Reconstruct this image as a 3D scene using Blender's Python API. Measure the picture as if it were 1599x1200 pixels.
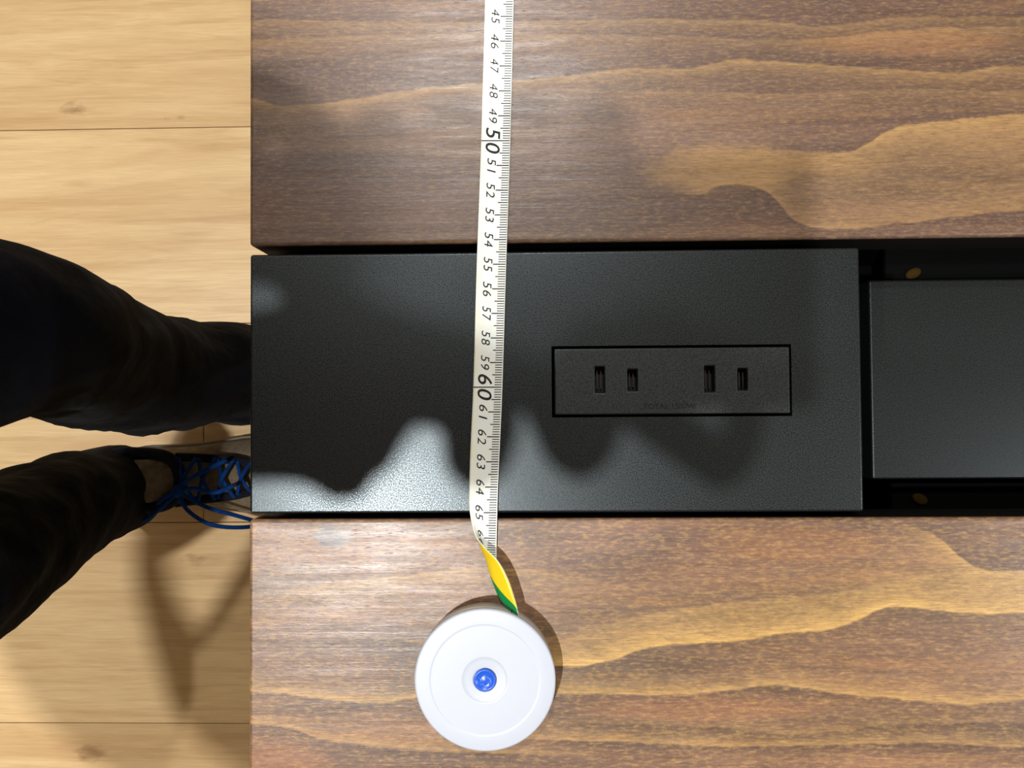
import bpy, bmesh, math, random
from mathutils import Vector, Matrix, Euler, noise as mnoise
random.seed(7)
S = bpy.context.scene
for o in list(bpy.data.objects): bpy.data.objects.remove(o)
COL = S.collection

# ------------------------------------------------------------ camera, light, exposure
DZ = .72                                   # desk top height, metres
CAMLOC = Vector((0, 0, DZ + .30728))
CAMROT = Euler((math.radians(1.3744), math.radians(1.4482), math.radians(-.4054)), 'XYZ')
cam = bpy.data.objects.new('camera', bpy.data.cameras.new('camera'))
cam.location = CAMLOC; cam.rotation_euler = CAMROT
cam.data.sensor_width = 36; cam.data.lens = 36 * 1201 / 1599
cam.data.clip_start = .005; cam.data.clip_end = 30
COL.objects.link(cam); S.camera = cam
S.view_settings.view_transform = 'Standard'; S.view_settings.look = 'None'
S.view_settings.gamma = 1; S.view_settings.use_curve_mapping = False
S.view_settings.exposure = -0.4
W = bpy.data.worlds.new('World'); S.world = W; W.use_nodes = True
W.node_tree.nodes['Background'].inputs[0].default_value = (1, .95, .9, 1)
W.node_tree.nodes['Background'].inputs[1].default_value = .15
CEIL = 2.40
# x, y, watts, lamp diameter
LIGHTS = [(-.40, -.29, 38, .045),          # above the photographer's right shoulder
          (-.10, .88, 21, .07),            # beyond the far board
          (-1.12, .15, 44, .07),          # behind the photographer
          (1.65, -.50, 26, .07)]
for i, (x, y, w, r) in enumerate(LIGHTS):
    ld = bpy.data.lights.new('downlight_lamp', 'AREA'); ld.shape = 'DISK'; ld.size = r
    ld.energy = w; ld.color = (1, .985, .96)
    lo = bpy.data.objects.new('downlight_lamp', ld); lo.location = (x, y, CEIL - .03); COL.objects.link(lo)

CM = CAMROT.to_matrix()
def PX(px, py, z=0.):
    """world point (metres) seen at photo position px,py lying z cm above the desk top"""
    d = CM @ Vector(((px - 799.5) / 1201, -(py - 600) / 1201, -1))
    t = (DZ + z / 100 - CAMLOC.z) / d.z
    return CAMLOC + d * t
def PC(px, py, z=0.):
    p = PX(px, py, z); return (p.x * 100, p.y * 100, z)

# ------------------------------------------------------------ object helpers
def link(name, me, mats=(), parent=None, loc=(0, 0, 0), smooth=False):
    o = bpy.data.objects.new(name, me); COL.objects.link(o)
    for m in (mats if isinstance(mats, (list, tuple)) else [mats]): me.materials.append(m)
    if parent is not None:
        o.parent = parent
    o.location = loc
    if smooth:
        for p in me.polygons: p.use_smooth = True
    return o
def fin(name, bm, mats=(), parent=None, loc=(0, 0, 0), smooth=False):
    """link a bmesh built in coordinates local to loc"""
    bmesh.ops.recalc_face_normals(bm, faces=bm.faces)
    me = bpy.data.meshes.new(name); bm.to_mesh(me); bm.free()
    return link(name, me, mats, parent, loc, smooth)
def tag(o, label=None, cat=None, group=None, kind=None):
    for k, v in (('label', label), ('category', cat), ('group', group), ('kind', kind)):
        if v: o[k] = v
    return o
def empty(name, loc, label, cat, group=None):
    o = bpy.data.objects.new(name, None); COL.objects.link(o); o.location = loc
    o.empty_display_size = .02
    return tag(o, label, cat, group)
def bevel(o, w, seg=3, ang=40):
    m = o.modifiers.new('bevel', 'BEVEL'); m.width = w; m.segments = seg
    m.limit_method = 'ANGLE'; m.angle_limit = math.radians(ang)
    for p in o.data.polygons: p.use_smooth = True
    m.harden_normals = True
    return o
def box(bm, x0, x1, y0, y1, z0, z1):
    v = [bm.verts.new((x, y, z)) for z in (z0, z1) for x, y in ((x0, y0), (x1, y0), (x1, y1), (x0, y1))]
    for f in ((0, 3, 2, 1), (4, 5, 6, 7), (0, 1, 5, 4), (1, 2, 6, 5), (2, 3, 7, 6), (3, 0, 4, 7)):
        bm.faces.new([v[i] for i in f])
def grid_plate(bm, xs, ys, z0, z1, holes):
    """slab cut into cells at xs, ys; cells listed in holes are open right through"""
    n, m = len(xs), len(ys); V = {}
    def v(i, j, k):
        if (i, j, k) not in V: V[i, j, k] = bm.verts.new((xs[i], ys[j], (z0, z1)[k]))
        return V[i, j, k]
    full = {(i, j) for i in range(n - 1) for j in range(m - 1)} - set(holes)
    for i, j in full:
        bm.faces.new((v(i, j, 1), v(i + 1, j, 1), v(i + 1, j + 1, 1), v(i, j + 1, 1)))
        bm.faces.new((v(i, j, 0), v(i, j + 1, 0), v(i + 1, j + 1, 0), v(i + 1, j, 0)))
        for (di, dj), a, b in (((0, -1), (i, j), (i + 1, j)), ((1, 0), (i + 1, j), (i + 1, j + 1)),
                               ((0, 1), (i + 1, j + 1), (i, j + 1)), ((-1, 0), (i, j + 1), (i, j))):
            if (i + di, j + dj) not in full:
                bm.faces.new((v(*a, 0), v(*b, 0), v(*b, 1), v(*a, 1)))
def lathe(bm, prof, seg=96, cx=0, cy=0, cap=True):
    rings = []
    for r, z in prof:
        if r < 1e-6: rings.append([bm.verts.new((cx, cy, z))])
        else: rings.append([bm.verts.new((cx + r * math.cos(2 * math.pi * k / seg), cy + r * math.sin(2 * math.pi * k / seg), z)) for k in range(seg)])
    for a, b in zip(rings, rings[1:]):
        for k in range(seg):
            k2 = (k + 1) % seg
            if len(a) == 1 and len(b) == 1: continue
            if len(a) == 1: bm.faces.new((a[0], b[k2], b[k]))
            elif len(b) == 1: bm.faces.new((a[k], a[k2], b[0]))
            else: bm.faces.new((a[k], a[k2], b[k2], b[k]))
def catmull(P, n=8):
    P = [Vector(p) for p in P]; Q = [2 * P[0] - P[1]] + P + [2 * P[-1] - P[-2]]; out = []
    for i in range(1, len(Q) - 2):
        a, b, c, d = Q[i - 1:i + 3]
        for k in range(n):
            t = k / n
            out.append(.5 * ((2 * b) + (c - a) * t + (2 * a - 5 * b + 4 * c - d) * t * t + (3 * b - a - 3 * c + d) * t ** 3))
    out.append(P[-1]); return out
def tube(bm, pts, rad, seg=8, flat=1.):
    """tube through pts with radius (number or list); flat squashes it vertically"""
    pts = [Vector(p) for p in pts]; n = len(pts); rings = []
    for i, p in enumerate(pts):
        t = (pts[min(i + 1, n - 1)] - pts[max(i - 1, 0)]).normalized()
        up = Vector((0, 0, 1)) if abs(t.z) < .9 else Vector((1, 0, 0))
        s = t.cross(up).normalized(); u = s.cross(t)
        r = rad[i] if isinstance(rad, (list, tuple)) else rad
        rings.append([bm.verts.new(p + s * r * math.cos(2 * math.pi * k / seg) + u * r * flat * math.sin(2 * math.pi * k / seg)) for k in range(seg)])
    for a, b in zip(rings, rings[1:]):
        for k in range(seg): bm.faces.new((a[k], a[(k + 1) % seg], b[(k + 1) % seg], b[k]))
    bm.faces.new(rings[0][::-1]); bm.faces.new(rings[-1])
def blob(bm, c, r, rot=None, sub=3):
    """ellipsoid"""
    M = Matrix.Translation(c) @ (rot.to_matrix().to_4x4() if rot else Matrix()) @ Matrix.Diagonal((*(r if hasattr(r, '__len__') else (r, r, r)), 1))
    bmesh.ops.create_icosphere(bm, subdivisions=sub, radius=1, matrix=M)
def limb(bm, pts, rads, seg=20, sm=5):
    """tapering limb with round ends"""
    R = catmull([(r, 0, 0) for r in rads], sm); tube(bm, catmull(pts, sm), [q.x for q in R], seg)
    blob(bm, pts[0], rads[0]); blob(bm, pts[-1], rads[-1])
def remesh(o, vox, it=4, fac=.6):
    m = o.modifiers.new('remesh', 'REMESH'); m.mode = 'VOXEL'; m.voxel_size = vox; m.use_smooth_shade = True
    s = o.modifiers.new('smooth', 'SMOOTH'); s.iterations = it; s.factor = fac
    return o

# ------------------------------------------------------------ material helpers
class NT:
    def __init__(s, name):
        s.m = bpy.data.materials.new(name); s.m.use_nodes = True; s.t = s.m.node_tree
        s.b = s.t.nodes['Principled BSDF']
    def n(s, typ, **kw):
        nd = s.t.nodes.new(typ)
        for k, v in kw.items(): setattr(nd, k, v)
        return nd
    def set(s, sock, v):
        if isinstance(v, bpy.types.NodeSocket): s.t.links.new(v, sock)
        else: sock.default_value = v
    def math(s, op, a, b=0., c=None, clamp=False):
        nd = s.n('ShaderNodeMath', operation=op, use_clamp=clamp); s.set(nd.inputs[0], a); s.set(nd.inputs[1], b)
        if c is not None: s.set(nd.inputs[2], c)
        return nd.outputs[0]
    def mix(s, f, a, b, bt='MIX'):
        nd = s.n('ShaderNodeMix', data_type='RGBA', blend_type=bt)
        s.set(nd.inputs[0], f)
        for i, v in ((6, a), (7, b)):
            s.set(nd.inputs[i], v if isinstance(v, bpy.types.NodeSocket) else (*v, 1))
        return nd.outputs[2]
    def mapr(s, v, a, b, c=0., d=1., smooth=False):
        nd = s.n('ShaderNodeMapRange', clamp=True)
        if smooth: nd.interpolation_type = 'SMOOTHSTEP'
        for i, q in enumerate((v, a, b, c, d)): s.set(nd.inputs[i], q)
        return nd.outputs[0]
    def obj(s, scale=100.):
        tc = s.n('ShaderNodeTexCoord'); mp = s.n('ShaderNodeMapping'); s.t.links.new(tc.outputs['Object'], mp.inputs[0])
        mp.inputs[3].default_value = (scale,) * 3; return mp.outputs[0]
    def sc(s, vec, sx, sy, sz=1., off=(0, 0, 0)):
        mp = s.n('ShaderNodeMapping'); s.set(mp.inputs[0], vec)
        mp.inputs[3].default_value = (sx, sy, sz); mp.inputs[1].default_value = off; return mp.outputs[0]
    def noise(s, vec, scale=1., detail=3., rough=.5, dist=0.):
        nd = s.n('ShaderNodeTexNoise'); s.set(nd.inputs['Vector'], vec); nd.inputs['Scale'].default_value = scale
        nd.inputs['Detail'].default_value = detail; nd.inputs['Roughness'].default_value = rough; nd.inputs['Distortion'].default_value = dist
        return nd.outputs['Fac']
    def bump(s, h, strength, dist=.001):
        nd = s.n('ShaderNodeBump'); nd.inputs['Strength'].default_value = strength; nd.inputs['Distance'].default_value = dist
        s.set(nd.inputs['Height'], h); s.t.links.new(nd.outputs[0], s.b.inputs['Normal'])
    def bsdf(s, **kw):
        for k, v in kw.items():
            k = k.replace('_', ' ')
            s.set(s.b.inputs[k], (*v, 1) if isinstance(v, tuple) and len(v) == 3 and 'Radius' not in k else v)
        return s.m
def srgb(r, g, b):
    f = lambda c: (c / 255 / 12.92) if c <= 10 else ((c / 255 + .055) / 1.055) ** 2.4
    return (f(r), f(g), f(b))
def simple(name, col, rough=.5, metal=0., spec=.5, **kw):
    t = NT(name); return t.bsdf(Base_Color=col, Roughness=rough, Metallic=metal, Specular_IOR_Level=spec, **kw)

X0, X1, Y0, Y1 = -12., 22., -17., 17.       # cm range covered by the grain curves
def wood_material(name, feats, cols, patches=(), seed=0.):
    """stained softwood: soft bands, plus individually drawn growth-ring edges
    feats: (points in cm, side, width, amount, dark width, dark amount, x range and fade)"""
    t = NT(name); v = t.obj(); sx = t.n('ShaderNodeSeparateXYZ'); t.set(sx.inputs[0], v); x, y = sx.outputs[0], sx.outputs[1]
    dark, mid, lite, yel = cols
    off = (seed, seed * 1.7, seed * .3)
    w1 = t.math('MULTIPLY', t.math('SUBTRACT', t.noise(t.sc(v, .9, 1.6, 1, off), 1, 4, .6), .5), .55)
    w2 = t.math('MULTIPLY', t.math('SUBTRACT', t.noise(t.sc(v, 4, 7, 1, off), 1, 3, .6), .5), .16)
    warp = t.math('ADD', w1, w2)
    u = t.math('DIVIDE', t.math('SUBTRACT', x, X0), X1 - X0)
    # broad tone
    n1 = t.noise(t.sc(v, .05, .42, 1, off), 1, 4, .55, .6)
    c = t.mix(t.mapr(n1, .32, .66), dark, mid)
    n2 = t.noise(t.sc(v, .09, .9, 1, (seed + 5, 3, 0)), 1, 5, .6, .8)
    c = t.mix(t.mapr(n2, .5, .74, 0, .75), c, lite)
    n3 = t.noise(t.sc(v, .16, 1.4, 1, (seed + 9, 7, 0)), 1, 3, .5, .4)
    c = t.mix(t.mapr(n3, .58, .72, 0, .5), c, dark)
    for (pcx, pcy, prx, pry, pcol, amt) in patches:
        ddx = t.math('DIVIDE', t.math('SUBTRACT', x, pcx), prx)
        ddy = t.math('DIVIDE', t.math('ADD', t.math('SUBTRACT', y, pcy), t.math('MULTIPLY', warp, 1.5)), pry)
        d = t.math('SQRT', t.math('ADD', t.math('MULTIPLY', ddx, ddx), t.math('MULTIPLY', ddy, ddy)))
        c = t.mix(t.mapr(d, 1.15, .55, 0, amt, True), c, pcol)
    for (pts, side, wid, amt, dwid, damt, xr) in feats:
        fc = t.n('ShaderNodeFloatCurve'); cu = fc.mapping.curves[0]
        P = [((px - X0) / (X1 - X0), (py - Y0) / (Y1 - Y0)) for px, py in pts]
        P = [(max(0, min(1, a)), b) for a, b in P]
        if P[0][0] > 0: P = [(0, P[0][1])] + P
        if P[-1][0] < 1: P = P + [(1, P[-1][1])]
        cu.points[0].location = P[0]; cu.points[1].location = P[-1]
        for a in P[1:-1]: cu.points.new(*a)
        fc.mapping.update(); t.set(fc.inputs[1], u)
        yk = t.math('ADD', t.math('MULTIPLY', fc.outputs[0], Y1 - Y0), Y0)
        d = t.math('MULTIPLY', t.math('ADD', t.math('SUBTRACT', y, yk), t.math('MULTIPLY', warp, .45)), side)
        a, b, f = xr
        fade = t.math('MULTIPLY', t.mapr(x, a - f, a + f, 0, 1, True), t.mapr(x, b + f, b - f, 0, 1, True))
        rise = t.mapr(d, -.03, .1, 0, 1, True)
        fall = t.math('EXPONENT', t.math('DIVIDE', t.math('MAXIMUM', d, 0), -wid))
        k = t.math('MULTIPLY', t.math('MULTIPLY', rise, fall), t.math('MULTIPLY', fade, amt))
        mott = t.mapr(t.noise(t.sc(v, 1.3, 3.2, 1, off), 1, 4, .7), .3, .6, .6, 1.)
        c = t.mix(t.math('MULTIPLY', k, mott, clamp=True), c, yel)
        dr = t.mapr(d, .06, -.06, 0, 1, True)
        df = t.math('EXPONENT', t.math('DIVIDE', t.math('MINIMUM', d, 0), dwid))
        k = t.math('MULTIPLY', t.math('MULTIPLY', dr, df), t.math('MULTIPLY', fade, damt))
        c = t.mix(k, c, dark)
    # flecks, fibres and pores
    fl = t.noise(t.sc(v, 3.2, 9, 1, off), 1, 4, .7)
    c = t.mix(t.mapr(fl, .48, .72, 0, .42), c, yel)
    c = t.mix(t.mapr(fl, .46, .28, 0, .38), c, dark)
    fib = t.noise(t.sc(v, 1.1, 26, 1, off), 1, 3, .65)
    c = t.mix(1., c, t.mix(t.mapr(fib, .3, .7), (.72, .71, .70), (1.2, 1.2, 1.18)), 'MULTIPLY')
    por = t.noise(t.sc(v, 2.2, 46, 1, (3, 1, 0)), 1, 2, .5)
    pk = t.mapr(por, .63, .72)
    c = t.mix(t.math('MULTIPLY', pk, .55), c, (.05, .03, .02))
    h = t.math('ADD', t.math('MULTIPLY', fib, .6), t.math('MULTIPLY', pk, -.8))
    h = t.math('ADD', h, t.math('MULTIPLY', t.noise(t.sc(v, 9, 16), 1, 3, .7), 1.3))
    h = t.math('ADD', h, t.math('MULTIPLY', t.noise(t.sc(v, .08, 2.6), 1, 3, .6), 4.5))
    t.bump(h, .6, .00004)
    rgh = t.mapr(t.noise(t.sc(v, .3, 3.), 1, 3, .5),   .3, .7, .29, .42)
    return t.bsdf(Base_Color=c, Roughness=rgh, Specular_IOR_Level=.5)
def cmpts(L, z=0.): return [PC(a, b, z)[:2] for a, b in L]

UP = [  # far board: light edge, glowing towards the near side
    (cmpts([(1020,215),(1060,222),(1110,233),(1180,232),(1260,235),(1320,236),(1350,226),(1390,202),(1440,191),(1500,186),(1560,179),(1599,177)]), -1, 1.1, 1.0, .9, .5, (10.5, 99, 5)),
    (cmpts([(390,151),(430,162),(480,163),(530,157),(620,143),(760,128),(880,118),(980,106),(1080,104),(1140,93),(1180,93),(1250,97),(1400,107),(1500,112),(1550,103),(1599,100)]), -1, .38, .75, .5, .5, (-99, 99, 1)),
    (cmpts([(390,30),(700,34),(980,29),(1200,32),(1280,40),(1400,27),(1599,26)]), -1, .45, .55, .25, .45, (-99, 99, 1)),
    (cmpts([(390,62),(700,52),(980,54),(1280,60),(1400,47),(1599,40)]), -1, .25, .3, .5, .55, (-99, 99, 1)),
    (cmpts([(390,140),(700,140),(980,140),(1200,145),(1400,139),(1599,141)]), -1, .3, .35, .3, .2, (2, 99, 4)),
    (cmpts([(390,280),(900,290),(1035,300),(1090,306),(1115,294),(1180,293),(1210,312),(1240,345),(1290,358),(1400,350),(1599,330)]), 1, .9, .6, 1.2, .8, (6.5, 99, 2)),
    (cmpts([(390,365),(800,362),(1200,352),(1599,350)]), -1, .3, .12, .5, .3, (-99, 99, 1)),
]
LO = [
    (cmpts([(560,1030),(650,1035),(760,1040),(870,1042),(920,1040),(965,1029),(1010,1014),(1060,1008),(1150,1003),(1220,991),(1290,985),(1340,970),(1375,953),(1410,950),(1470,957),(1530,960),(1599,957)]), 1, .7, 1.1, .9, .6, (-1, 99, 3)),
    (cmpts([(390,1083),(440,1085),(500,1093),(590,1098),(680,1088),(760,1085),(870,1085),(1060,1086),(1140,1080),(1200,1073),(1250,1076),(1300,1084),(1400,1093),(1500,1101),(1599,1095)]), 1, .28, .8, .45, .6, (-99, 99, 1)),
    (cmpts([(390,1132),(450,1138),(500,1155),(550,1163),(640,1172),(760,1178),(900,1182),(1200,1185),(1599,1180)]), 1, .25, .5, .8, .85, (-99, 1, 3)),
    (cmpts([(390,1130),(760,1128),(900,1131),(1100,1136),(1250,1148),(1400,1133),(1599,1130)]), 1, .2, .2, .5, .95, (1, 99, 2)),
    (cmpts([(390,1150),(760,1152),(900,1158),(1200,1168),(1400,1162),(1599,1168)]), 1, .3, .5, .18, .95, (0, 99, 2)),
    (cmpts([(390,925),(480,915),(530,908),(600,902),(700,890),(760,885),(900,900),(1000,915)]), -1, .35, .5, .8, .2, (-10, 2, 3)),
    (cmpts([(1300,812),(1420,822),(1470,842),(1500,870),(1530,888),(1570,893),(1599,890)]), -1, .8, .7, 1.6, .75, (15.5, 99, 1.2)),
    (cmpts([(870,990),(960,970),(1100,945),(1250,930),(1340,920),(1420,900)]), -1, .9, .28, .9, .1, (2, 18, 3)),
]
DK, MD, LT, YL = srgb(86, 69, 61), srgb(136, 103, 82), srgb(164, 121, 86), srgb(208, 168, 100)
M = {}
M['wood_far'] = wood_material('stained wood far board', UP, (srgb(74, 58, 53), srgb(105, 81, 68), srgb(126, 95, 67), srgb(156, 124, 80)),
    [(*PC(500, 330)[:2], 10, 1.3, srgb(98, 74, 64), .6), (*PC(1130, 265)[:2], 3.4, 1.1, srgb(144, 112, 72), .65), (*PC(1420, 66)[:2], 4.5, .6, srgb(140, 100, 68), .5),
     (*PC(900, 340)[:2], 5.5, 1.2, srgb(74, 60, 54), .65), (*PC(1400, 350)[:2], 7, .9, srgb(108, 80, 68), .7)], 3.)
M['wood_near'] = wood_material('stained wood near board', LO, (DK, MD, LT, YL),
    [(*PC(520, 838)[:2], .9, .45, srgb(110, 120, 130), .65), (*PC(455, 900)[:2], 1.6, .6, srgb(120, 104, 96), .5),
     (*PC(1230, 850)[:2], 4.5, .8, srgb(150, 108, 78), .55), (*PC(960, 850)[:2], 5, .9, srgb(110, 88, 80), .5), (*PC(420, 1190)[:2], 3, .9, srgb(166, 112, 76), .6),
     (*PC(1080, 1105)[:2], 5, .6, srgb(156, 110, 80), .6), (*PC(950, 1065)[:2], 4, .5, srgb(128, 100, 74), .6)], 11.)

def floor_material():
    t = NT('pale oak floor board'); v = t.obj()
    oi = t.n('ShaderNodeObjectInfo'); rnd = oi.outputs['Random']
    cmb = t.n('ShaderNodeCombineXYZ'); t.set(cmb.inputs[0], t.math('MULTIPLY', rnd, 173)); t.set(cmb.inputs[1], t.math('MULTIPLY', rnd, 91))
    ad = t.n('ShaderNodeVectorMath', operation='ADD'); t.set(ad.inputs[0], v); t.set(ad.inputs[1], cmb.outputs[0]); q = ad.outputs[0]
    n1 = t.noise(t.sc(q, .018, .16), 1, 4, .6, 1.)
    c = t.mix(t.mapr(n1, .3, .68), srgb(206, 170, 122), srgb(234, 206, 156))
    n2 = t.noise(t.sc(q, .035, .55, 1, (4, 9, 0)), 1, 5, .65, .8)
    c = t.mix(t.mapr(n2, .5, .72, 0, .6), c, srgb(188, 148, 104))
    n4 = t.noise(t.sc(q, .05, .8, 1, (14, 2, 0)), 1, 4, .6, .5)
    c = t.mix(t.mapr(n4, .55, .75, 0, .5), c, srgb(232, 200, 150))
    n3 = t.noise(t.sc(q, .25, 6), 1, 3, .6)
    c = t.mix(1., c, t.mix(t.mapr(n3, .3, .7), (.93, .92, .90), (1.06, 1.06, 1.06)), 'MULTIPLY')
    # knots and short dark streaks
    vo = t.n('ShaderNodeTexVoronoi', feature='F1'); t.set(vo.inputs['Vector'], t.sc(q, .035, .075)); vo.inputs['Scale'].default_value = 1; vo.inputs['Randomness'].default_value = 1
    kd = t.math('ADD', vo.outputs['Distance'], t.math('MULTIPLY', t.math('SUBTRACT', t.noise(t.sc(q, .6, 1.3), 1, 3, .6), .5), .14))
    c = t.mix(t.mapr(kd, .10, .03, 0, .62), c, srgb(128, 90, 58))
    tone = t.mapr(rnd, 0, 1, .90, 1.06)
    cc = t.n('ShaderNodeCombineColor'); [t.set(cc.inputs[i], tone) for i in range(3)]
    c = t.mix(1., c, cc.outputs[0], 'MULTIPLY')
    t.bump(n3, .25, .0004)
    return t.bsdf(Base_Color=c, Roughness=.42, Specular_IOR_Level=.35)
M['floor'] = floor_material()
M['edge'] = simple('dark board sides', (.006, .005, .0045), .6, spec=.2)  # near-black colour on the upright faces of both boards
M['joint'] = simple('dark joint under floor boards', srgb(92, 64, 40), .8)

def powder(name, base, scale, bstr, rough=.42, spec=.65):
    t = NT(name); v = t.obj()
    a = t.noise(v, scale, 3, .7); b = t.noise(v, scale * .45, 2, .5)
    h = t.math('ADD', a, t.math('MULTIPLY', b, .7))
    t.bump(h, bstr, .00006)
    sp = t.mapr(t.noise(v, scale * 1.3, 2, .6), .56, .76, 0, .45)
    rough = t.mapr(t.noise(t.sc(v, 1, 1, 1, (3, 8, 0)), scale, 2, .6), .35, .65, rough - .10, rough + .14)
    return t.bsdf(Base_Color=t.mix(sp, base, tuple(q * 4 + .012 for q in base)), Roughness=rough, Specular_IOR_Level=spec, Specular_Tint=(.80, .93, 1.0))
M['powder'] = powder('textured black powder coat', (.0030, .0040, .0044), 22, .26, .32)
M['powder_fine'] = powder('fine black powder coat', (.0040, .0048, .0047), 20, .2, .34, .42)
M['socket'] = powder('charcoal socket plastic', (.0095, .0100, .0100), 16, .2, .38)
M['black'] = simple('matt black steel', (.0018, .0018, .0018), .8, spec=.04)
M['hole'] = simple('black moulded socket interior', (.004, .004, .004), .6, spec=.3)
M['contact'] = simple('dull socket contact', (.06, .055, .05), .4, 1)
M['brass'] = simple('yellow zinc screw', (.030, .017, .003), .8, 0., .05)
M['wall'] = simple('warm white wallpaper', (.46, .44, .41), .9)
M['ceil'] = simple('white ceiling paper', (.6, .59, .57), .9)
t = NT('lamp diffuser'); M['lamp'] = t.bsdf(Base_Color=(.9, .9, .9), Emission_Color=(1, .93, .82, 1), Emission_Strength=4.)
M['trimwhite'] = simple('white enamel', (.8, .8, .8), .4)
M['lid'] = simple('milky white plastic', (.50, .545, .63), .38, spec=.5, Subsurface_Weight=.15, Subsurface_Radius=(.004, .004, .004), Subsurface_Scale=.5)
M['case'] = simple('smoky translucent plastic', (.66, .61, .57), .3, spec=.4, Transmission_Weight=.3, IOR=1.3)
M['blue'] = simple('blue plastic', (.012, .10, .62), .3, spec=.5)
M['ink'] = simple('black print', (.02, .02, .018), .6, spec=.2)

def tape_front():
    t = NT('tape face'); uv = t.n('ShaderNodeUVMap').outputs[0]; s = t.n('ShaderNodeSeparateXYZ'); t.set(s.inputs[0], uv)
    c = t.mix(t.mapr(s.outputs[0], .74, .9), (.80, .86, .84), (.82, .83, .66))
    wv = t.noise(t.sc(uv, 1.5, 1.2), 1, 2, .5)
    c = t.mix(t.mapr(wv, .35, .65), c, (.83, .86, .78))
    # creamier towards the left edge, faint variation over the whole face
    return t.bsdf(Base_Color=c, Roughness=.4, Specular_IOR_Level=.4)
def tape_back():
    t = NT('tape back'); uv = t.n('ShaderNodeUVMap').outputs[0]; s = t.n('ShaderNodeSeparateXYZ'); t.set(s.inputs[0], uv)
    # yellow length ends and green length begins at 68.9 cm, cut on the skew
    d = t.math('SUBTRACT', t.math('ADD', s.outputs[1], t.math('MULTIPLY', s.outputs[0], -3.2)), 66.12)
    c = t.mix(t.mapr(d, -.03, .03), (.78, .56, .010), (.0, .20, .05))
    return t.bsdf(Base_Color=c, Roughness=.3, Specular_IOR_Level=.5)
M['tape'] = tape_front(); M['tapeback'] = tape_back()

def cloth(name, base, fold=0., scale=60):
    t = NT(name); v = t.obj(1.)
    n = t.noise(v, scale, 4, .6); f = t.noise(v, 900, 2, .5)
    c = t.mix(t.mapr(n, .3, .7), base, tuple(q * 1.8 for q in base))
    t.bump(t.math('ADD', t.math('MULTIPLY', t.noise(v, 16, 3, .5), 8 * fold), t.math('MULTIPLY', f, .25)), .5, .002)
    return t.bsdf(Base_Color=c, Roughness=.95, Specular_IOR_Level=.06, Sheen_Weight=.02, Sheen_Roughness=.5)
M['trousers'] = cloth('black corduroy trouser cloth', (.0008, .0012, .0028), 1.)
M['hem'] = cloth('navy trouser lining', (.006, .010, .028), .3)
M['jumper'] = cloth('dark grey knit', (.03, .03, .035), .5)
M['skin'] = simple('skin', (.50, .29, .20), .5, Subsurface_Weight=.1, Subsurface_Radius=(.02, .008, .005), Subsurface_Scale=.3)
M['hair'] = simple('black hair', (.01, .008, .007), .5)
M['eyewhite'] = simple('eye white', (.8, .8, .78), .3); M['iris'] = simple('brown iris', (.03, .015, .01), .2)
M['lips'] = simple('lips', (.40, .16, .13), .5)
M['suede'] = cloth('beige suede', (.13, .105, .072), .2, 90)
M['collar'] = cloth('black padded collar', (.008, .009, .014), .2)
M['lace'] = cloth('blue cotton lace', (.003, .028, .13), .3, 200)
M['sole'] = simple('off white rubber sole', (.16, .14, .11), .6)
M['phone'] = simple('graphite aluminium', (.05, .05, .055), .35, .8)
M['glass'] = simple('black phone glass', (.01, .01, .012), .08)

# ------------------------------------------------------------ room shell
RX0, RX1, RY0, RY1 = -2.6, 2.8, -2.6, 2.6
def shell(name, b, m):
    bm = bmesh.new(); cx, cy, cz = (b[0] + b[1]) / 2, (b[2] + b[3]) / 2, b[4]
    box(bm, b[0] - cx, b[1] - cx, b[2] - cy, b[3] - cy, 0, b[5] - b[4])
    return tag(fin(name, bm, m, None, (cx, cy, cz)), kind='structure')
fl = shell('floor', (RX0, RX1, RY0, RY1, -.06, -.012), M['joint'])
shell('ceiling', (RX0, RX1, RY0, RY1, CEIL, CEIL + .05), M['ceil'])
shell('wall_left', (RX0 - .06, RX0, RY0, RY1, -.06, CEIL + .05), M['wall'])
shell('wall_right', (RX1, RX1 + .06, RY0, RY1, -.06, CEIL + .05), M['wall'])
shell('wall_front', (RX0, RX1, RY1, RY1 + .06, -.06, CEIL + .05), M['wall'])
shell('wall_back', (RX0, RX1, RY0 - .06, RY0, -.06, CEIL + .05), M['wall'])
# floor boards: seams taken from the three visible seams
ysm = PX(195, 201, -72).y; pitch = (PX(195, 201, -72).y - PX(195, 1130, -72).y) / 3
end_x = PX(318, 672, -72).x
ys = []; y = ysm
while y < RY1: y += pitch
while y > RY0 - pitch: ys.append(y); y -= pitch
row = 0; PL = 1.818
for k, ytop in enumerate(ys):
    yb, yt = max(ytop - pitch, RY0), min(ytop, RY1)
    if yt - yb < .02: continue
    r = round((ysm - ytop) / pitch)               # row 0 starts under the first visible seam
    offs = {0: -.55, 1: 0., -1: .4, 2: .83, 3: .25}.get(r, (r * .61) % PL)
    x = end_x + offs
    while x > RX0: x -= PL
    while x < RX1:
        a, b = max(x, RX0), min(x + PL, RX1)
        if b - a > .03:
            g = .0004; bm = bmesh.new(); hx, hy = (b - a) / 2 - g, (yt - yb) / 2 - g
            box(bm, -hx, hx, -hy, hy, 0, .012)
            o = fin('floor_board', bm, M['floor'], fl, ((a + b) / 2 - fl.location.x, (yt + yb) / 2 - fl.location.y, .048))
            bevel(o, .0007, 2)
        x += PL

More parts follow.
